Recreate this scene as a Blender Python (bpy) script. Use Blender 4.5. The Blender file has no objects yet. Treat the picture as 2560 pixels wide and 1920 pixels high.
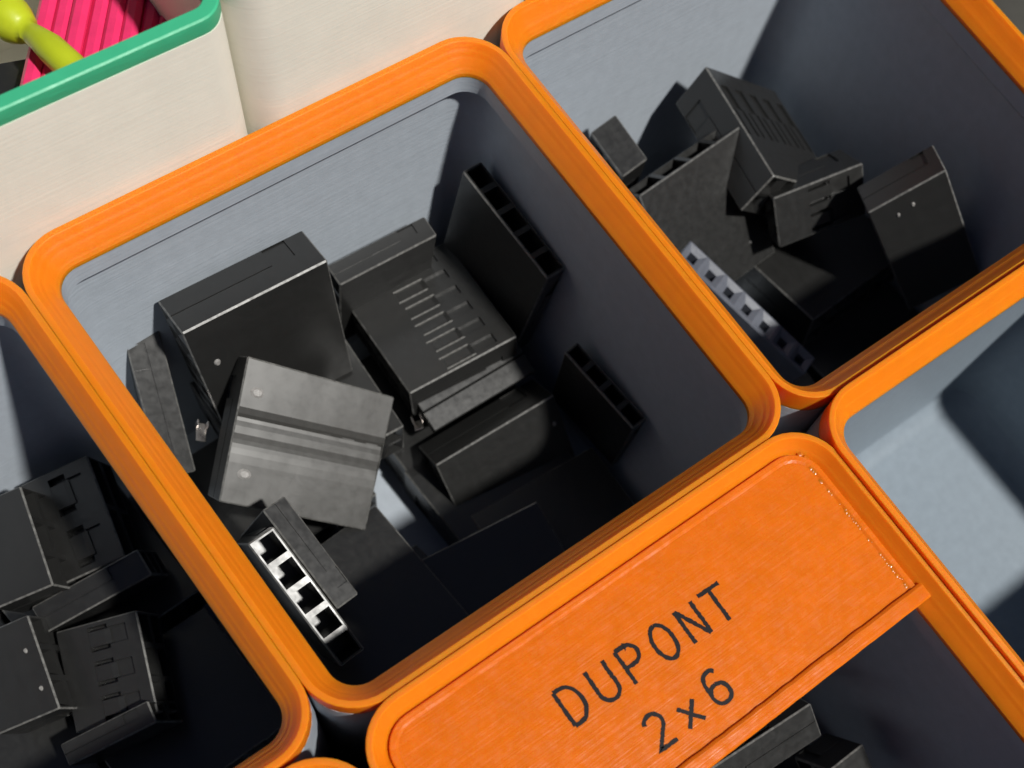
import bpy, math, random
from mathutils import Vector, Matrix, Quaternion

S = 0.001                      # everything below is written in millimetres
random.seed(7)
scene = bpy.context.scene
COL = scene.collection

# ------------------------------------------------------------------ camera
cam_data = bpy.data.cameras.new('camera')
cam = bpy.data.objects.new('camera', cam_data)
COL.objects.link(cam)
right = Vector((0.78990, -0.59611, 0.14393))
down = Vector((-0.55242, -0.79359, -0.25504))
fwd = Vector((0.26625, 0.12194, -0.95616))
m = Matrix((right, -down, -fwd)).transposed().to_4x4()
m.translation = Vector((-23.639, -33.404, 68.825)) * S
cam.matrix_world = m
cam_data.sensor_width = 36.0
cam_data.lens = 2585.0 * 36.0 / 2560.0
cam_data.shift_x = (1280.0 - 1420.0) / 2560.0
cam_data.shift_y = (1594.0 - 960.0) / 2560.0
cam_data.clip_start = 0.002
cam_data.clip_end = 20.0
cam_data.dof.use_dof = True
cam_data.dof.focus_distance = 0.080
cam_data.dof.aperture_fstop = 45.0
scene.camera = cam

# ------------------------------------------------------------------ light
world = bpy.data.worlds.new('World')
scene.world = world
world.use_nodes = True
bg = world.node_tree.nodes['Background']
bg.inputs['Color'].default_value = (0.40, 0.52, 1.0, 1)
bg.inputs['Strength'].default_value = 0.07

lamp_data = bpy.data.lights.new('desk_lamp_bulb', 'POINT')
lamp_data.energy = 19.5
lamp_data.color = (1.0, 0.975, 0.92)
lamp_data.shadow_soft_size = 0.016
lamp = bpy.data.objects.new('desk_lamp_bulb', lamp_data)
lamp.location = Vector((117, -319, 509)) * S
COL.objects.link(lamp)

scene.view_settings.view_transform = 'Standard'
scene.view_settings.look = 'None'
scene.view_settings.exposure = 0.0
scene.view_settings.gamma = 1.0
scene.view_settings.use_curve_mapping = False
scene.render.engine = 'CYCLES'
scene.cycles.use_denoising = True
scene.cycles.max_bounces = 8
scene.cycles.diffuse_bounces = 3
scene.cycles.sample_clamp_indirect = 6.0

# ------------------------------------------------------------------ materials
def mat(name, color, rough=0.5, spec=0.5, bumps=(), var=0.0, var_scale=0.25, rough_var=0.0, sss=0.0, metal=0.0):
    """bumps: list of (scale xyz per mm, detail, strength, distance_mm)"""
    mt = bpy.data.materials.new(name)
    mt.use_nodes = True
    nt = mt.node_tree
    n = nt.nodes; l = nt.links
    b = n['Principled BSDF']
    b.inputs['Base Color'].default_value = (*color, 1)
    b.inputs['Roughness'].default_value = rough
    b.inputs['Specular IOR Level'].default_value = spec
    b.inputs['Metallic'].default_value = metal
    if sss:
        b.inputs['Subsurface Weight'].default_value = sss
        b.inputs['Subsurface Radius'].default_value = (1.0, 0.42, 0.25)
        b.inputs['Subsurface Scale'].default_value = 0.0013
    tc = n.new('ShaderNodeTexCoord')
    def noise(scale, detail):
        mp = n.new('ShaderNodeMapping')
        mp.inputs['Scale'].default_value = [s / S for s in scale]
        l.new(tc.outputs['Object'], mp.inputs['Vector'])
        t = n.new('ShaderNodeTexNoise')
        t.inputs['Scale'].default_value = 1.0
        t.inputs['Detail'].default_value = detail
        t.inputs['Roughness'].default_value = 0.6
        l.new(mp.outputs['Vector'], t.inputs['Vector'])
        return t
    if var:
        t = noise((var_scale,) * 3, 4)
        mx = n.new('ShaderNodeMix'); mx.data_type = 'RGBA'; mx.blend_type = 'MULTIPLY'
        mx.inputs[0].default_value = 1.0
        ramp = n.new('ShaderNodeMapRange')
        ramp.inputs['From Min'].default_value = 0.3; ramp.inputs['From Max'].default_value = 0.7
        ramp.inputs['To Min'].default_value = 1.0 - var; ramp.inputs['To Max'].default_value = 1.0 + var * 0.4
        l.new(t.outputs['Fac'], ramp.inputs['Value'])
        mx.inputs[6].default_value = (*color, 1)
        l.new(ramp.outputs['Result'], mx.inputs[7])
        l.new(mx.outputs[2], b.inputs['Base Color'])
    if rough_var:
        t = noise((1.3, 1.3, 1.3), 5)
        r = n.new('ShaderNodeMapRange')
        r.inputs['From Min'].default_value = 0.3; r.inputs['From Max'].default_value = 0.7
        r.inputs['To Min'].default_value = rough - rough_var; r.inputs['To Max'].default_value = rough + rough_var
        l.new(t.outputs['Fac'], r.inputs['Value'])
        l.new(r.outputs['Result'], b.inputs['Roughness'])
    prev = None
    for (sc, det, stren, dist) in bumps:
        t = noise(sc, det)
        bp = n.new('ShaderNodeBump')
        bp.inputs['Strength'].default_value = stren
        bp.inputs['Distance'].default_value = dist * S
        l.new(t.outputs['Fac'], bp.inputs['Height'])
        if prev: l.new(prev.outputs['Normal'], bp.inputs['Normal'])
        prev = bp
    if prev: l.new(prev.outputs['Normal'], b.inputs['Normal'])
    return mt

M = {}
M['orange'] = mat('orange_print', (0.85, 0.222, 0.005), 0.40, 0.42, [((4, 4, 4), 3, 0.30, 0.03)], 0.05, 0.5, 0.06, sss=0.9)
M['shelf'] = mat('orange_label_print', (0.74, 0.160, 0.005), 0.27, 0.55, [((0.12, 3.6, 1.0), 3, 0.55, 0.06), ((1.0, 1.0, 1.0), 3, 0.35, 0.06)], 0.08, 0.5, 0.10, sss=0.4)
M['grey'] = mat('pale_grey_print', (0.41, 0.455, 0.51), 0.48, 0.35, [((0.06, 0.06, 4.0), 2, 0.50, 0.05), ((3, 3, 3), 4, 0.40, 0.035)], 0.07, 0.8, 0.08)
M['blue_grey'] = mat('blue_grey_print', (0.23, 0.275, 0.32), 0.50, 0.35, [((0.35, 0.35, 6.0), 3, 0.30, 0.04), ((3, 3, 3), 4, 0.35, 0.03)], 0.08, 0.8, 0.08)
M['cream'] = mat('cream_print', (0.88, 0.86, 0.755), 0.5, 0.35, [((0.05, 0.05, 4.5), 2, 0.35, 0.045), ((2, 2, 2), 3, 0.25, 0.03)], 0.05, 0.3, 0.08)
M['green'] = mat('green_print', (0.06, 0.50, 0.26), 0.42, 0.4, [((0.7, 0.7, 5.0), 3, 0.5, 0.05)], 0.06, 0.6, 0.05)
M['black'] = mat('black_plastic', (0.019, 0.019, 0.0185), 0.35, 0.7, [((3, 3, 3), 2, 0.06, 0.010), ((0.4, 0.4, 0.4), 2, 0.35, 0.07)], 0.10, 0.6, 0.07)
M['worn_lit'] = mat('black_plastic_worn_lit_edge', (0.16, 0.158, 0.15), 0.45, 0.7, [((6, 6, 6), 3, 0.4, 0.015)], 0.6, 2.0, 0.08)  # pale colour covers wear and paints in light caught on edges and fins
M['ink'] = mat('dark_inlay', (0.010, 0.008, 0.010), 0.55, 0.25, [((4, 4, 4), 3, 0.4, 0.02)], 0.15, 1.0, 0.05)
M['metal'] = mat('tinned_metal', (0.62, 0.58, 0.55), 0.30, 0.5, [((4, 4, 4), 3, 0.4, 0.02)], 0.1, 1.0, 0.05, metal=1.0)
M['pink'] = mat('pink_silicone', (0.90, 0.040, 0.17), 0.45, 0.4, [((2.5, 2.5, 2.5), 3, 0.5, 0.05)], 0.15, 0.5, 0.05)
M['lime'] = mat('lime_plastic', (0.50, 0.58, 0.020), 0.38, 0.45, [((1.5, 1.5, 1.5), 3, 0.4, 0.05)], 0.1, 0.4, 0.05)
M['scuffed'] = mat('scuffed_black_plastic', (0.040, 0.039, 0.036), 0.36, 0.85, [((0.6, 7, 0.6), 2, 0.10, 0.012), ((0.25, 0.25, 0.25), 1, 0.35, 0.14)], 0.06, 0.6, 0.04)
M['highlit'] = mat('highlit_black_plastic', (0.13, 0.14, 0.17), 0.36, 0.9, [((5, 5, 5), 3, 0.35, 0.02)], 0.15, 1.0, 0.07)  # black plastic coloured blue-grey to paint in reflections on the funnel facets
M['table'] = mat('table_top', (0.075, 0.072, 0.062), 0.55, 0.4, [((0.8, 0.8, 0.8), 4, 0.4, 0.05)], 0.2, 0.1, 0.08)

# ------------------------------------------------------------------ helpers
def mesh_obj(name, verts, faces, material, parent=None, smooth=False, auto=None):
    me = bpy.data.meshes.new(name)
    me.from_pydata([tuple(c * S for c in v) for v in verts], [], faces)
    me.materials.append(M[material])
    if smooth:
        for p in me.polygons: p.use_smooth = True
    me.update()
    if auto is not None:
        for p in me.polygons: p.use_smooth = True
        me.set_sharp_from_angle(angle=math.radians(auto))
    o = bpy.data.objects.new(name, me)
    COL.objects.link(o)
    if parent: o.parent = parent
    return o

def empty(name, loc=(0, 0, 0)):
    o = bpy.data.objects.new(name, None)
    o.empty_display_size = 0.005
    o.location = Vector(loc) * S
    COL.objects.link(o)
    return o

def tag(o, label, cat, group=None):
    o['label'] = label; o['category'] = cat
    if group: o['group'] = group
    return o

class MB:
    def __init__(self): self.v = []; self.f = []
    def add(self, vs, fs):
        k = len(self.v); self.v += [tuple(x) for x in vs]; self.f += [tuple(i + k for i in q) for q in fs]
    def quad(self, a, b, c, d): self.add([a, b, c, d], [(0, 1, 2, 3)])
    def box(self, lo, hi):
        x0, y0, z0 = lo; x1, y1, z1 = hi
        self.add([(x0, y0, z0), (x1, y0, z0), (x1, y1, z0), (x0, y1, z0), (x0, y0, z1), (x1, y0, z1), (x1, y1, z1), (x0, y1, z1)],
                 [(0, 3, 2, 1), (4, 5, 6, 7), (0, 1, 5, 4), (1, 2, 6, 5), (2, 3, 7, 6), (3, 0, 4, 7)])
    def cbox(self, lo, hi, c=0.12):
        """box with chamfered edges"""
        lo = Vector(lo); hi = Vector(hi)
        P = {}
        vs = []; fs = []
        for ix in (0, 1):
            for iy in (0, 1):
                for iz in (0, 1):
                    p = [hi[0] if ix else lo[0], hi[1] if iy else lo[1], hi[2] if iz else lo[2]]
                    s = [-1 if ix else 1, -1 if iy else 1, -1 if iz else 1]
                    for a in range(3):           # vertex lying on the face whose normal is axis a
                        q = [p[k] + (0 if k == a else s[k] * c) for k in range(3)]
                        P[(ix, iy, iz, a)] = len(vs); vs.append(tuple(q))
        def k(t, a): return P[(*t, a)]
        for a in range(3):
            b, d = (a + 1) % 3, (a + 2) % 3
            for s in (0, 1):
                idx = []
                for (ub, ud) in ((0, 0), (1, 0), (1, 1), (0, 1)):
                    t = [0, 0, 0]; t[a] = s; t[b] = ub; t[d] = ud
                    idx.append(k(t, a))
                fs.append(tuple(idx) if s else tuple(reversed(idx)))
        for a in range(3):                       # edges along axis a
            b, d = (a + 1) % 3, (a + 2) % 3
            for sb in (0, 1):
                for sd in (0, 1):
                    t0 = [0, 0, 0]; t0[b] = sb; t0[d] = sd
                    t1 = list(t0); t1[a] = 1
                    q = (k(t0, b), k(t1, b), k(t1, d), k(t0, d))
                    fs.append(q if sb != sd else tuple(reversed(q)))
        for ix in (0, 1):
            for iy in (0, 1):
                for iz in (0, 1):
                    fs.append(tuple(k((ix, iy, iz), a) for a in range(3)))
        self.add(vs, fs)
    def build(self, name, material, parent=None, smooth=False, auto=None):
        return mesh_obj(name, self.v, self.f, material, parent, smooth, auto)

def rr(hx, hy, r, n=7):
    """rounded rectangle, counter clockwise"""
    pts = []
    r = max(r, 0.05)
    for (cx, cy, a0) in ((hx - r, hy - r, 0), (-hx + r, hy - r, 90), (-hx + r, -hy + r, 180), (hx - r, -hy + r, 270)):
        for i in range(n + 1):
            a = math.radians(a0 + 90 * i / n)
            pts.append((cx + r * math.cos(a), cy + r * math.sin(a)))
    return pts

def loft(mb, hx, hy, r, profile, n=7, cap_end=False, cap_start=False):
    base = len(mb.v)
    loops = []
    for (ins, z) in profile:
        lp = rr(hx - ins, hy - ins, r - ins, n)
        loops.append([len(mb.v) + i for i in range(len(lp))])
        mb.v += [(x, y, z) for x, y in lp]
    for a, b in zip(loops, loops[1:]):
        k = len(a)
        for i in range(k):
            j = (i + 1) % k
            mb.f.append((a[i], a[j], b[j], b[i]))
    if cap_end: mb.f.append(tuple(loops[-1]))
    if cap_start: mb.f.append(tuple(reversed(loops[0])))

# ------------------------------------------------------------------ table
tb = MB(); tb.box((-900, -700, -60), (900, 900, -42.0))
t = tb.build('tabletop', 'table'); t['kind'] = 'structure'

# ------------------------------------------------------------------ printed storage bins
HALF, RAD, FLOOR = 20.985, 4.1, -35.0
RIM_Z = -2.2
LIP = 1.95
def make_bin(label, cx, cy, dz, rot=0.0, group='orange rimmed grey storage bins', plastic='grey'):
    o = empty('storage_bin', (cx, cy, dz - 42.0))
    o.rotation_euler = (0, 0, math.radians(rot))
    tag(o, label, 'storage bin', group)
    up = Vector((0, 0, 42.0 * S))
    mb = MB()
    bottom = -41.9
    loft(mb, HALF, HALF, RAD, [(3.2, bottom), (2.4, bottom + 0.8), (2.4, bottom + 2.4), (0.25, bottom + 4.6), (0.08, bottom + 5.5), (0.0, RIM_Z - 0.6), (0.0, RIM_Z),
                               (LIP, RIM_Z), (LIP, -3.75), (0.95, -4.75), (0.95, FLOOR + 2.2), (1.25, FLOOR + 1.2), (2.0, FLOOR + 0.45), (3.2, FLOOR)], cap_end=True, cap_start=True)
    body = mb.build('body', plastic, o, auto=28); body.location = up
    mb = MB()
    prof = [(0.02, RIM_Z + 0.004), (-0.005, RIM_Z + 0.35), (-0.005, -0.05), (0.05, 0.0), (0.46, 0.0)]
    n = 8; ins = 0.52; z = -0.06
    dz_ = (RIM_Z + 0.42 - z) / n; di = (LIP - 0.03 - ins) / n
    for i in range(n):
        w = random.uniform(-0.012, 0.012)
        prof += [(ins, z), (ins + di * 0.5 - 0.046 + w, z + dz_ * 0.5 + 0.046 + w)]
        ins += di; z += dz_
    prof += [(LIP - 0.02, RIM_Z + 0.38), (LIP + 0.015, RIM_Z + 0.02), (LIP - 0.15, RIM_Z + 0.004), (0.02, RIM_Z + 0.004)]
    loft(mb, HALF, HALF, RAD, prof, n=9)
    rim = mb.build('rim', 'orange', o, auto=24); rim.location = up
    return o

bin_mid = make_bin('grey open bin with orange rim at centre, bright scuffed black housing inside', 0, 0, 0)
bin_r1 = make_bin('grey orange-rimmed bin holding black housings beside a strip of small square holes', 42.0, 0.0, 0.0)
bin_l = make_bin('grey orange-rimmed bin at left edge, half in shadow, of black housings with latches', -42.0, 0.3, 0.0)
bin_f = make_bin('grey bin with a wide orange label shelf carrying two lines of dark lettering', 0.30, -42.0, 0.25)
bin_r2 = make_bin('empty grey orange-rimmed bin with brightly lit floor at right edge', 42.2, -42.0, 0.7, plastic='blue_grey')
bin_lf = make_bin('orange-rimmed bin of which only one rounded rim corner shows at bottom edge', -42.0, -42.0, 0.1)

# label shelf of the front bin ------------------------------------------------
def shelf_poly(ins, y_front):
    lp = rr(HALF - ins, HALF - ins, RAD - ins, 9)
    q = len(lp) // 4
    back = lp[0:2 * q]                      # the two back corners, from right to left
    return [(HALF - ins, y_front)] + back + [(-HALF + ins, y_front)]

def make_shelf(parent):
    yf = 4.35                               # front edge in bin coordinates
    up = Vector((0, 0, 42.0 * S))
    top = -0.78
    mb = MB()
    p0 = shelf_poly(1.50, yf); p1 = shelf_poly(1.58, yf); p2 = shelf_poly(1.95, yf + 0.9); p3 = shelf_poly(2.15, yf + 1.0)
    k = len(p0)
    lay = [(p0, top - 1.5), (p0, top - 0.08), (p1, top), (p2, top - 0.02), (p3, top - 0.14)]
    for lp, z in lay: mb.v += [(x, y, z) for x, y in lp]
    for a in range(len(lay) - 1):
        for i in range(k):
            j = (i + 1) % k
            mb.f.append((a * k + i, a * k + j, (a + 1) * k + j, (a + 1) * k + i))
    mb.f.append(tuple(range((len(lay) - 1) * k, len(lay) * k)))
    mb.f.append(tuple(reversed(range(k))))
    sh = mb.build('label_shelf', 'shelf', parent); sh.location = up
    rb = MB()
    # raised bead along the free edge of the shelf
    x0, x1 = -HALF + 1.5, HALF - 1.2
    n = 60
    prof = [(-0.02, -0.4), (-0.06, 0.10), (0.08, 0.22), (1.05, 0.24), (1.25, 0.12), (1.34, -0.16)]
    vs = []
    for i in range(n + 1):
        x = x0 + (x1 - x0) * i / n
        w = random.uniform(-0.03, 0.03)
        for (dy, dz) in prof: vs.append((x, yf + dy + w * (0.5 if dy < 0.3 else 1), top + dz + w * 0.4))
    fs = []
    m_ = len(prof)
    for i in range(n):
        for j in range(m_ - 1):
            a = i * m_ + j
            fs.append((a, a + 1, a + m_ + 1, a + m_))
    rb.add(vs, fs); rb.add([vs[j] for j in range(m_)], [tuple(range(m_))]); rb.add([vs[n * m_ + j] for j in range(m_)], [tuple(reversed(range(m_)))])
    rb.build('edge_bead', 'shelf', sh)
    # glossy ooze beads along the inner border of the shelf
    bl = MB()
    for i in range(90):
        t_ = random.random()
        y = yf + 1.6 + t_ * 13.0
        bl_r = random.uniform(0.06, 0.19)
        cx = HALF - 2.0 + random.uniform(-0.16, 0.10)
        bl.add([(cx - bl_r, y - bl_r, top - 0.15), (cx + bl_r, y - bl_r, top - 0.15), (cx + bl_r, y + bl_r, top - 0.15), (cx - bl_r, y + bl_r, top - 0.15), (cx, y, top - 0.15 + bl_r * 0.9)],
               [(0, 1, 4), (1, 2, 4), (2, 3, 4), (3, 0, 4)])
    w = bl.build('print_beads', 'shelf', sh, True); w['kind'] = 'stuff'
    return sh, top
shelf, SHELF_TOP = make_shelf(bin_f)

# lettering, drawn as strokes of constant width with slightly ragged edges -------
def arc(cx, cy, rx, ry, a0, a1, n=12):
    return [(cx + rx * math.cos(math.radians(a0 + (a1 - a0) * i / n)), cy + ry * math.sin(math.radians(a0 + (a1 - a0) * i / n))) for i in range(n + 1)]
LW, LH = 1.55, 2.72
GL = {
 'D': [[(0, 0), (0, LH)], [(0, LH), (0.55, LH)] + arc(0.55, LH / 2, 1.0, LH / 2, 90, -90, 14) + [(0, 0)]],
 'U': [[(0.02, LH), (0.02, 0.8)] + arc(0.78, 0.78, 0.76, 0.78, 180, 360, 12) + [(1.54, LH)]],
 'P': [[(0, 0), (0, LH)], [(0, LH), (0.75, LH)] + arc(0.75, LH - 0.72, 0.75, 0.72, 90, -90, 12) + [(0, LH - 1.44)]],
 'O': [arc(0.80, LH / 2, 0.80, LH / 2, 90, 450, 26)],
 'N': [[(0.02, 0), (0.02, LH)], [(0.06, LH - 0.02), (1.46, 0.02)], [(1.50, 0), (1.50, LH)]],
 'T': [[(-0.10, LH), (1.85, LH)], [(0.87, LH), (0.87, 0)]],
 '2': [arc(0.74, LH - 0.80, 0.72, 0.74, 165, -35, 12) + [(0.02, 0.02), (1.55, 0.02)]],
 'x': [[(0, 0.0), (1.45, 1.75)], [(0.02, 1.75), (1.45, 0.0)]],
 '6': [arc(0.82, 0.80, 0.78, 0.78, 90, 450, 20), [(0.06, 0.95), (0.08, 1.5)] + arc(0.86, 1.72, 0.78, 0.96, 170, 50, 10)],
}
def letter(ch, x, y, rot, sc=1.0, wid=0.31):
    mb = MB()
    ca, sa = math.cos(math.radians(rot)), math.sin(math.radians(rot))
    for si, st in enumerate(GL[ch]):
        st = [(px * sc, py * sc) for px, py in st]
        # resample so the ragged edge shows
        pts = [st[0]]
        for a, b in zip(st, st[1:]):
            d = math.hypot(b[0] - a[0], b[1] - a[1]); n = max(1, int(d / 0.16))
            pts += [(a[0] + (b[0] - a[0]) * i / n, a[1] + (b[1] - a[1]) * i / n) for i in range(1, n + 1)]
        L = []; R = []
        for i, p in enumerate(pts):
            q0 = pts[max(0, i - 1)]; q1 = pts[min(len(pts) - 1, i + 1)]
            tx, ty = q1[0] - q0[0], q1[1] - q0[1]; d = math.hypot(tx, ty) or 1
            nx, ny = -ty / d, tx / d
            e0 = random.uniform(-0.035, 0.035); e1 = random.uniform(-0.035, 0.035)
            # mitre at sharp corners
            k = 1.0
            if 0 < i < len(pts) - 1:
                ax, ay = p[0] - q0[0], p[1] - q0[1]; la = math.hypot(ax, ay) or 1
                k = 1.0 / max(0.45, abs(ax / la * tx / d + ay / la * ty / d))
            L.append((p[0] + nx * (wid / 2 + e0) * k, p[1] + ny * (wid / 2 + e0) * k)); R.append((p[0] - nx * (wid / 2 + e1) * k, p[1] - ny * (wid / 2 + e1) * k))
        zt = 0.022 + 0.004 * si
        vs = [(a, b, zt) for a, b in L] + [(a, b, zt) for a, b in R] + [(a, b, -0.06) for a, b in L] + [(a, b, -0.06) for a, b in R]
        n = len(pts); fs = []
        for i in range(n - 1):
            fs += [(i, n + i, n + i + 1, i + 1), (i, i + 1, 2 * n + i + 1, 2 * n + i), (n + i, 3 * n + i, 3 * n + i + 1, n + i + 1)]
        mb.add(vs, fs)
    o = mb.build('letter', 'ink', shelf)
    o.location = Vector((x, y, SHELF_TOP - 0.14)) * S
    o.rotation_euler = (0, 0, math.radians(rot))
    return o
bx, by = 0.30, -42.0                        # front bin centre
ROT = -1.6
for i, ch in enumerate('DUPONT'):
    off = 0.0 if ch != 'T' else -0.35
    letter(ch, -7.64 + 2.67 * i + off - bx, -29.86 - 0.074 * i - by, ROT)
for i, ch in enumerate('2x6'):
    letter(ch, -3.82 + 2.65 * i - bx, -34.75 - 0.02 * i - by, ROT, 0.95)

# ------------------------------------------------------------------ tall cream bins with green rims
def make_tall_bin(label, x0, x1, y0, y1, top, r=3.4):
    cx, cy = (x0 + x1) / 2, (y0 + y1) / 2
    hx, hy = (x1 - x0) / 2, (y1 - y0) / 2
    o = empty('tall_bin', (cx, cy, -42.0))
    tag(o, label, 'storage bin', 'cream bins with green rims')
    up = Vector((0, 0, 42.0 * S))
    mb = MB()
    fl = -28.0
    loft(mb, hx, hy, r, [(2.0, -41.9), (0.3, -39.0), (0.0, -36.0), (0.0, top - 1.25), (0.95, top - 1.25), (1.0, fl + 2), (3.0, fl)], n=8, cap_end=True, cap_start=True)
    b = mb.build('body', 'cream', o, auto=28); b.location = up
    mb = MB()
    loft(mb, hx, hy, r, [(0.05, top - 1.245), (-0.03, top - 1.0), (-0.03, top - 0.10), (0.08, top), (0.95, top - 0.02), (1.05, top - 0.12), (1.02, top - 1.24), (0.5, top - 1.245)], n=8)
    g = mb.build('rim', 'green', o, auto=28); g.location = up
    return o
make_tall_bin('cream bin with green rim holding pink and lime pieces', -42.0, 0.05, 21.35, 63.2, 10.85, r=2.2)
make_tall_bin('plain cream bin wall between green-rimmed bin and orange bin', 0.12, 27.4, 21.45, 63.2, 11.5, r=3.0)

# ------------------------------------------------------------------ connector housings
def relief(mb, O, U, V, N, us, vs, depth):
    """rectilinear height field: quads at each cell plus the walls between cells of unequal depth"""
    O, U, V, N = Vector(O), Vector(U), Vector(V), Vector(N)
    flip = U.cross(V).dot(N) < 0
    def P(u, v, d): return tuple(O + U * u + V * v - N * d)
    def q(a, b, c, d): mb.quad(a, d, c, b) if flip else mb.quad(a, b, c, d)
    nu, nv = len(us) - 1, len(vs) - 1
    for i in range(nu):
        for j in range(nv):
            d = depth(i, j)
            q(P(us[i], vs[j], d), P(us[i + 1], vs[j], d), P(us[i + 1], vs[j + 1], d), P(us[i], vs[j + 1], d))
            if i + 1 < nu:
                e = depth(i + 1, j)
                if abs(e - d) > 1e-6: q(P(us[i + 1], vs[j], d), P(us[i + 1], vs[j], e), P(us[i + 1], vs[j + 1], e), P(us[i + 1], vs[j + 1], d))
            if j + 1 < nv:
                e = depth(i, j + 1)
                if abs(e - d) > 1e-6: q(P(us[i], vs[j + 1], d), P(us[i + 1], vs[j + 1], d), P(us[i + 1], vs[j + 1], e), P(us[i], vs[j + 1], e))

BV = 0.13
def housing_body(W, T, H, n, rows, front='latch', back='plain'):
    mb = MB(); b = BV
    X, Y, Z = Vector((1, 0, 0)), Vector((0, 1, 0)), Vector((0, 0, 1))
    p = W / n
    def latch_face(O, U, V, N, width):
        us = [b]; kind = ['w']
        for i in range(n):
            a = i * p
            us += [a + 0.14 * p, a + 0.25 * p, a + 0.75 * p, a + 0.86 * p]; kind += ['e', 'o', 'e', 'w']
        us += [width - b]
        vs = [b, 0.38 * H, 0.62 * H, 0.84 * H, H - b]
        def dep(i, j):
            if kind[i] == 'w': return 0.0
            return (0.0, 0.75, (0.0 if kind[i] == 'e' else min(3.9, T - 0.2)), 0.0)[j]
        relief(mb, O, U, V, N, us, vs, dep)
    def plain(O, U, V, N, w, h): relief(mb, O, U, V, N, [b, w - b], [b, h - b], lambda i, j: 0.0)
    def waved(O, U, V, N, w, h):
        prof = [(b, 0), (0.30, 0.0), (0.36, 0.02), (0.40, 0.10), (0.43, 0.17), (0.46, 0.14), (0.50, 0.08), (0.55, 0.09), (0.585, 0.20), (0.61, 0.24), (0.635, 0.12), (0.68, 0.0), (0.75, 0), (h - b, 0)]
        zs = [prof[0][0]] + [q[0] * h for q in prof[1:-1]] + [prof[-1][0]]
        O, U, V, N = Vector(O), Vector(U), Vector(V), Vector(N)
        m_ = 8
        for k in range(len(zs) - 1):
            for i in range(m_):
                u0 = b + (w - 2 * b) * i / m_; u1 = b + (w - 2 * b) * (i + 1) / m_
                sl0 = 0.03 * h * (i / m_ - 0.5); sl1 = 0.03 * h * ((i + 1) / m_ - 0.5)
                def pt(u, kk, sl):
                    s_ = 0 if kk in (0, len(zs) - 1) else sl
                    return tuple(O + U * u + V * (zs[kk] + s_) - N * prof[kk][1])
                a, bq, c, d = pt(u0, k, sl0), pt(u1, k, sl1), pt(u1, k + 1, sl1), pt(u0, k + 1, sl0)
                mb.quad(a, bq, c, d) if U.cross(V).dot(N) > 0 else mb.quad(a, d, c, bq)
    fr = {'latch': lambda *a: latch_face(*a[:4], a[4]), 'plain': plain, 'waved': waved}
    fr[front]((0, 0, 0), X, Z, -Y, W, H)
    fr[back]((0, T, 0), X, Z, Y, W, H)
    for x_, nx in ((0, -X), (W, X)):         # narrow sides: a moulded parting line and a small step near the wire end
        relief(mb, (x_, 0, 0), Y, Z, nx, [b, T * 0.5 - 0.06, T * 0.5 + 0.06, T - b], [b, 0.70 * H, 0.86 * H, H - b],
               lambda i, j: 0.12 if i == 1 and j != 2 else (0.16 if j == 1 and i == 2 else 0.0))
    pr = T / rows
    # wire end: deep square cells between thin walls
    us = [b]; ku = ['w']
    for i in range(n): us += [i * p + 0.27, (i + 1) * p - 0.27]; ku += ['o', 'w']
    us += [W - b]
    vs = [b]; kv = ['w']
    for j in range(rows): vs += [j * pr + 0.27, (j + 1) * pr - 0.27]; kv += ['o', 'w']
    vs += [T - b]
    relief(mb, (0, 0, H), X, Y, Z, us, vs, lambda i, j: min(5.0, H * 0.4) if ku[i] == 'o' and kv[j] == 'o' else 0.0)
    # pin end: funnel shaped pin holes
    for i in range(n):
        for j in range(rows):
            x0 = i * p if i else b; x1 = (i + 1) * p if i < n - 1 else W - b
            y0 = j * pr if j else b; y1 = (j + 1) * pr if j < rows - 1 else T - b
            cx, cy = (i + 0.5) * p, (j + 0.5) * pr
            def ring(h, z): return [(cx - h, cy - h, z), (cx + h, cy - h, z), (cx + h, cy + h, z), (cx - h, cy + h, z)]
            hm = 0.5 * min(p, pr)
            k = [(x0, y0, 0), (x1, y0, 0), (x1, y1, 0), (x0, y1, 0)]
            rings = [k, ring(hm * 0.86, 0), ring(hm * 0.40, hm * 0.30), ring(hm * 0.38, 3.0)]
            vs_ = [v for r in rings for v in r]; fs = []
            for a in range(3):
                for e in range(4): fs.append((4 * a + e, 4 * (a + 1) + e, 4 * (a + 1) + (e + 1) % 4, 4 * a + (e + 1) % 4))
            fs.append((12, 15, 14, 13))
            mb.add(vs_, fs)
    body = mb
    # chamfered, slightly worn edges as one band, edge highlights put into the pale colour
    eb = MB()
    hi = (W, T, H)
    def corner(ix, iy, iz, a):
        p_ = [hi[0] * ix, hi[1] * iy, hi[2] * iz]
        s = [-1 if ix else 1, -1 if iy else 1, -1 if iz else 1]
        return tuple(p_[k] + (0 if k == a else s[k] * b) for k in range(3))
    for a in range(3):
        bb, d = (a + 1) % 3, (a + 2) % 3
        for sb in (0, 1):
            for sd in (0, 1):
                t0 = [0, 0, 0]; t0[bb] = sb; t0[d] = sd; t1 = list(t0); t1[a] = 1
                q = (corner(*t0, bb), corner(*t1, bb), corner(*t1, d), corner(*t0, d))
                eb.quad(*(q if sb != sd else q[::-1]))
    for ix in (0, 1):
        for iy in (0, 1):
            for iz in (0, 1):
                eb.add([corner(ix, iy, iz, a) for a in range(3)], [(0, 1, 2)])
    return body, eb

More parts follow.
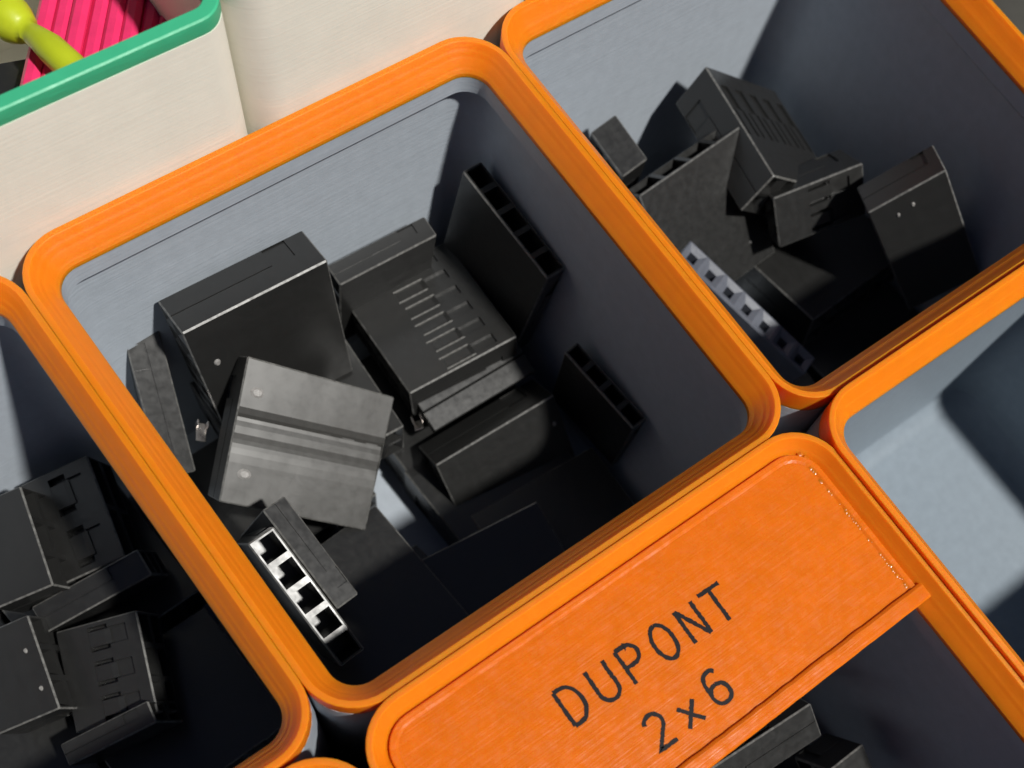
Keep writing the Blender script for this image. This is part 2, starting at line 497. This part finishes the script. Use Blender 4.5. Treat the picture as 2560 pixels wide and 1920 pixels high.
def make_housing(label, dims, loc, quat, n, rows=2, front='latch', back='plain', marks=(), group=None, fins=False):
    W, T, H = dims
    fin_me = None
    o = empty('connector_housing', loc)
    o.rotation_mode = 'QUATERNION'; o.rotation_quaternion = Quaternion(quat).normalized()
    tag(o, label, 'connector', group)
    body, eb = housing_body(W, T, H, n, rows, front, back)
    bo = body.build('body', 'black', o, auto=50 if front == 'waved' else 20)
    eb.build('edge', 'worn_lit', bo)
    p = W / n
    for face, y0, sgn in ((front, 0.0, 1), (back, T, -1)):
        if face != 'latch': continue
        me = None
        for i in range(n):
            if me is None:
                lb = MB()
                w, z0, z1 = p * 0.44, 0.382 * H, 0.64 * H
                y_a, y_b = 0.02, 0.54
                lb.add([(-w / 2, y_a, z0), (w / 2, y_a, z0), (w / 2, y_b, z0), (-w / 2, y_b, z0), (-w / 2, y_a + 0.10, z1), (w / 2, y_a + 0.10, z1), (w / 2, y_b, z1), (-w / 2, y_b, z1),
                        (-w / 2, y_a, z1 - 0.5), (w / 2, y_a, z1 - 0.5)],
                       [(0, 1, 9, 8), (8, 9, 5, 4), (4, 5, 6, 7), (0, 8, 4, 7, 3), (1, 2, 6, 5, 9), (0, 3, 2, 1), (3, 7, 6, 2)])
                lo = lb.build('latch', 'black', o); me = lo.data
            else:
                lo = bpy.data.objects.new('latch', me); COL.objects.link(lo); lo.parent = o
            lo.location = Vector(((i + 0.5) * p, y0, 0)) * S
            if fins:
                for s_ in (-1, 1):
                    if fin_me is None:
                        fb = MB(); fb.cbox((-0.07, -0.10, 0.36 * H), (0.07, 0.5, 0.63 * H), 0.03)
                        fo = fb.build('fin', 'worn_lit', o); fin_me = fo.data  # pale tone paints the light caught on the rib edges
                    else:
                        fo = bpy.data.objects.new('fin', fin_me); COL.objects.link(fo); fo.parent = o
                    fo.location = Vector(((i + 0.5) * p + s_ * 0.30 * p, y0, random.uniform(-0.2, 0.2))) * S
            if sgn < 0: lo.scale = (1, -1, 1)
    for (mx, mz, r) in marks:                # little round mould marks standing proud of the face
        k = 10
        vs = [(mx * W + r * math.cos(2 * math.pi * i / k), -0.005 - 0.0, mz * H + 0.75 * r * math.sin(2 * math.pi * i / k)) for i in range(k)]
        vs += [(mx * W + 0.6 * r * math.cos(2 * math.pi * i / k), -0.14, mz * H + 0.45 * r * math.sin(2 * math.pi * i / k)) for i in range(k)]
        fs = [(i, (i + 1) % k, k + (i + 1) % k, k + i) for i in range(k)] + [tuple(range(k, 2 * k))]
        mesh_obj('mould_mark', vs, fs, 'mark', o)
    return o
M['mark'] = mat('scuffed_mould_mark', (0.30, 0.29, 0.28), 0.4, 0.5, [((5, 5, 5), 3, 0.6, 0.03)], 0.3, 3.0, 0.1)

G1 = 'black connector housings in the central bin'
G2 = 'black connector housings in the bin at upper right'
G3 = 'black connector housings in the bin at the left edge'
G4 = 'black connector housings below the label shelf'
HOUSINGS = [
 # label, dims, loc, quaternion, columns, rows, front, back, marks, group
 ('tall black housing against lit back wall with one small white dot', (14.76, 4.2, 13.76), (-12.38, 15.3, -10.0), (0.7002, -0.0589, 0.708, -0.0712), 6, 2, 'plain', 'latch', ((0.33, 0.13, 0.40),), G1),
 ('black housing lying flat with a row of thin ribbed latches facing up', (13.19, 4.2, 12.18), (4.4, 19.16, -23.0), (0.4673, -0.4992, 0.4796, -0.5499), 6, 2, 'latch', 'plain', (), G1),
 ('black housing behind the flat ribbed one, touching the back wall', (12.0, 2.2, 10.63), (2.9, 16.2, -16.5), (0.7076, 0.0484, 0.7042, 0.0317), 5, 1, 'plain', 'plain', (), G1),
 ('black housing leaning below the flat ribbed one, one pale dot at its right end', (10.79, 4.6, 13.92), (2.41, 0.03, -25.51), (0.6973, -0.1938, 0.6441, -0.2477), 4, 2, 'plain', 'plain', ((0.28, 0.93, 0.3),), G1),
 ('brightly lit scuffed grey-black housing with two round marks and wavy creases', (13.81, 4.07, 12.67), (-17.15, 4.99, -18.42), (0.829, -0.4192, 0.3459, -0.132), 6, 2, 'waved', 'latch', ((0.10, 0.78, 0.62), (0.12, 0.22, 0.62)), G1),
 ('thin black housing standing on edge near the inner left corner', (4.2, 3.03, 13.94), (-16.84, 11.11, -23.96), (0.7049, -0.1914, 0.3688, 0.5749), 2, 1, 'plain', 'plain', (), G1),
 ('narrow black housing with bright-edged square cells open upward', (12.4, 2.47, 12.0), (-17.99, 2.45, -21.91), (0.713, 0.1491, 0.1498, -0.6686), 5, 1, 'plain', 'plain', (), G1),
 ('plain black block beside the bright-edged square cells', (9.0, 2.34, 10.25), (-14.94, 0.71, -14.49), (0.3859, 0.4813, 0.6425, -0.4546), 4, 1, 'plain', 'plain', (), G1),
 ('shadowed black housing upright by the right inner wall, dark cells open upward', (12.4, 2.2, 14.3), (15.85, 18.6, -25.2), (0.7259, 0.0132, 0.0646, -0.6846), 5, 1, 'plain', 'plain', (), G1),
 ('thin dark slotted housing lower down against the right inner wall, in deep shadow', (9.75, 1.7, 12.0), (18.05, 1.2, -29.4), (0.743, 0.0707, -0.0033, -0.6655), 4, 1, 'plain', 'plain', (), G1),
 ('tallest black housing, one pointed corner raised against the grey wall', (13.22, 4.8, 14.37), (45.3, 3.35, -14.83), (0.6829, -0.6688, 0.262, 0.1332), 5, 2, 'latch', 'plain', (), G2),
 ('broad black housing with pale upper edge and four dark openings, next to the orange rim', (13.43, 3.0, 14.1), (34.55, -0.05, -26.96), (0.9311, -0.3609, -0.0527, -0.0023), 4, 1, 'plain', 'plain', ((0.8, 0.2, 0.2),), G2),
 ('small black block poking up beside the orange rim at upper left of its bin', (5.34, 7.0, 3.15), (32.98, 17.43, -15.96), (0.6053, -0.4017, 0.4802, -0.4916), 2, 2, 'plain', 'plain', (), G2),
 ('slate black housing with a row of square funnel holes facing up, reflections painted into its colour', (17.71, 2.65, 12.0), (36.18, 3.8, -18.99), (0.0403, -0.8088, 0.5743, 0.1197), 7, 1, 'plain', 'plain', (), G2),
 ('short black housing with ragged latch openings in mid pile', (5.4, 5.08, 9.8), (45.27, 2.29, -16.99), (0.7042, -0.1094, 0.6155, -0.3367), 2, 2, 'latch', 'plain', (), G2),
 ('black housing with thin bright scratches by the shadowed right wall', (15.0, 4.2, 7.8), (49.61, -5.51, -13.29), (0.8327, -0.016, 0.455, -0.3151), 5, 2, 'plain', 'plain', ((0.14, 0.32, 0.22), (0.12, 0.52, 0.25)), G2),
 ('black housing cut by the left picture edge, two pale dots', (8.74, 4.0, 6.13), (-41.28, 8.56, -24.84), (0.5148, -0.3354, 0.4851, -0.6222), 3, 2, 'plain', 'plain', ((0.33, 0.80, 0.24), (0.74, 0.84, 0.24)), G3),
 ('dim black housing with three latches on its face', (9.29, 4.0, 7.8), (-34.92, 5.38, -25.51), (0.4828, -0.2891, 0.5188, -0.6436), 3, 2, 'latch', 'plain', (), G3),
 ('highest black housing in the left bin, with slots, against its shadowed wall', (10.15, 4.0, 6.92), (-30.39, 18.73, -24.69), (0.5197, -0.3411, 0.48, -0.619), 2, 2, 'latch', 'plain', (), G3),
 ('plain black housing face cut by the picture edge above the two-dotted one', (9.39, 4.0, 5.76), (-35.32, 18.18, -22.68), (0.5119, -0.3308, 0.4886, -0.6243), 3, 2, 'plain', 'plain', (), G3),
 ('narrow black housing below the three-latched one', (5.0, 2.07, 8.79), (-40.13, -5.52, -25.95), (0.8065, 0.0787, 0.5832, -0.0568), 2, 1, 'plain', 'plain', (), G3),
 ('plain dim black block between the slotted housing and the three-latched one', (5.0, 2.61, 10.65), (-35.58, 5.77, -25.63), (0.7819, 0.1125, 0.612, 0.0384), 3, 1, 'plain', 'plain', (), G3),
 ('grey-lit black housing half hidden under the label shelf', (10.0, 3.66, 11.15), (14.03, -39.6, -16.0), (0.2312, -0.6926, -0.1855, 0.6576), 4, 1, 'latch', 'latch', (), G4),
 ('small black housing corner rising at the bottom picture edge', (4.9, 5.0, 4.2), (16.26, -49.69, -20.34), (0.6279, -0.3577, -0.5876, 0.364), 2, 2, 'plain', 'plain', (), G4),
]
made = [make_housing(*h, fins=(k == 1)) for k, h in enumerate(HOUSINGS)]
for ch in made[4].children:
    if ch.name.startswith('body'): ch.data.materials[0] = M['scuffed']
for ch in made[13].children_recursive:
    if ch.type == 'MESH': ch.data.materials[0] = M['highlit']
# sloping lit band along the near long side of the flat ribbed housing
mb = MB(); mb.cbox((0.0, 0.0, 0.0), (1.95, 0.9, 12.3), 0.08); mb.cbox((2.05, 0.02, 0.0), (4.1, 0.9, 12.3), 0.08)
band = mb.build('side_band', 'black', made[1])
band.rotation_mode = 'QUATERNION'
qp = made[1].rotation_quaternion
band.rotation_quaternion = qp.inverted() @ Quaternion((0.5648, -0.423, 0.5664, -0.4258))
band.location = qp.inverted() @ ((Vector((4.25, 6.75, -23.75)) - Vector((4.4, 19.16, -23.0))) * S)

# housings lost in the shadow at the bottom of each bin: the pile the others rest on
def pile(label, spots, group):
    src = None
    for (x, y, z, yaw, tilt) in spots:
        if src is None:
            src = make_housing(label, (15.24, 5.0, 14.0), (x, y, z), (1, 0, 0, 0), 6, 2, 'plain', 'plain', (), group)
            o = src
        else:
            o = src.copy(); COL.objects.link(o)
            for c in src.children:
                k = c.copy(); COL.objects.link(k); k.parent = o
                for g in c.children:
                    h_ = g.copy(); COL.objects.link(h_); h_.parent = k
        rot = Matrix.Rotation(math.radians(yaw), 3, 'Z') @ Matrix.Rotation(math.radians(-90 + tilt), 3, 'X')
        o.rotation_quaternion = rot.to_quaternion()
        c0 = rot @ Vector((7.62, 2.5, 7.0))
        o.location = (Vector((x, y, z)) - c0) * S
pile('black housing lost in shadow on the floor of the central bin', [(8.4, -3.9, -32.4, 2, 0), (10.5, -12.4, -31.8, -3, -4), (-9.5, -12.2, -32.4, 8, 0), (-11.0, 9.0, -32.4, 2, 0), (0.5, -14.2, -29.5, -6, 5), (8.4, 8.6, -32.4, 0, 0), (-12.0, -7.9, -27.4, 4, 0), (-5.2, 12.3, -27.4, -3, 0)], 'shadowed housings in the central bin')
pile('black housing lost in shadow under the upper right pile', [(31, 9, -32.4, 10, 0), (47.5, 10, -32.4, 3, 0), (53, -10.5, -32.4, 5, 0), (37, -10, -32.4, -4, 0), (53, -1.5, -28.5, 3, -8)], 'shadowed housings in the upper right bin')
pile('black housing lost in shadow on the floor of the left bin', [(-30.5, 10, -32.5, 3, 0), (-46.3, 10.5, -32.5, -2, 0), (-30.5, -5.5, -32.5, 2, 0), (-46.3, -4.0, -32.5, -3, 0)], 'shadowed housings in the left bin')
pile('black housing lost in shadow on the floor below the label shelf', [(9, -44, -32, 25, 3), (8, -33, -31.5, -15, 5)], 'shadowed housings below the label shelf')

# ------------------------------------------------------------------ small bright crimp terminals
def make_terminal(label, loc, quat):
    o = empty('crimp_terminal', loc)
    o.rotation_mode = 'QUATERNION'; o.rotation_quaternion = Quaternion(quat).normalized()
    tag(o, label, 'terminal', 'loose crimp terminals')
    mb = MB(); mb.cbox((-0.9, -0.45, 0), (0.9, 0.45, 0.16), 0.04); mb.build('strip', 'metal', o)
    for s in (-1, 1):
        mb = MB(); mb.cbox((0.25, s * 0.45 - 0.08, 0.1), (0.85, s * 0.45 + 0.08, 0.95), 0.04); mb.build('wing', 'metal', o)
    return o
make_terminal('tiny shiny bits between the thin standing housing and the scuffed one', (-14.6, 13.2, -22.0), (0.9, 0.2, 0.1, 0.5))
make_terminal('tiny pale bent tab at the left end of the ribbed housing', (3.2, 4.0, -24.6), (0.8, -0.3, 0.2, 0.5))

# ------------------------------------------------------------------ pink and lime pieces in the cream bin
pk = empty('pink_comb', (-5.0, 33.5, -2.6)); pk.rotation_euler = (math.radians(6), 0, math.radians(143))
tag(pk, 'pink ribbed piece of parallel slats in the cream bin', 'comb')
for i in range(9):
    mb = MB(); mb.cbox((-0.60, -8, 0), (0.60, 8, 4.0), 0.34)
    s_ = mb.build('slat', 'pink', pk); s_.location = Vector((-5.6 + i * 1.25, random.uniform(-0.4, 0.4), random.uniform(-0.25, 0.25))) * S
mb = MB(); mb.cbox((-6.3, -7.6, -1.6), (5.4, 7.6, 1.0), 0.4); mb.build('backing', 'pink', pk)

def tube(pts, radii, k=14):
    mb = MB(); prev = None
    for i, (p, r) in enumerate(zip(pts, radii)):
        p = Vector(p); a = Vector(pts[max(0, i - 1)]); c = Vector(pts[min(len(pts) - 1, i + 1)])
        t_ = (c - a).normalized(); u = t_.cross(Vector((0, 0, 1))).normalized(); w = u.cross(t_)
        mb.v += [tuple(p + (u * math.cos(2 * math.pi * j / k) + w * math.sin(2 * math.pi * j / k)) * r) for j in range(k)]
        if i:
            b0 = (i - 1) * k; b1 = i * k
            mb.f += [(b0 + j, b0 + (j + 1) % k, b1 + (j + 1) % k, b1 + j) for j in range(k)]
    mb.f.append(tuple(range(k))); mb.f.append(tuple(reversed(range(len(mb.v) - k, len(mb.v)))))
    return mb
lm = empty('lime_clip', (-10.5, 33, 2.4)); tag(lm, 'lime green bent strap with a round knob beside the pink piece', 'clip')
tube([(0.2, 1.2, 0), (0.4, 0.2, 0.4), (0.7, -1.5, 0.7), (1.1, -3.5, 0.6), (1.6, -6, 0)], [0.75, 0.85, 1.1, 1.15, 1.1]).build('strap', 'lime', lm, True)
tube([(-0.9, 5.2, -0.8), (-0.8, 4.6, -0.3), (-0.5, 3.6, 0.0), (-0.1, 2.4, 0.0), (0.15, 1.5, 0.0), (0.2, 1.1, 0)], [0.5, 1.2, 1.7, 1.6, 1.1, 0.7]).build('knob', 'lime', lm, True)
make_housing('black housing in the cream bin below the lime strap', (12.0, 5.0, 9.0), (-21.0, 29.5, -1.0), (0.68, -0.70, 0.10, -0.12), 5, 2, 'plain', 'plain', (), None)
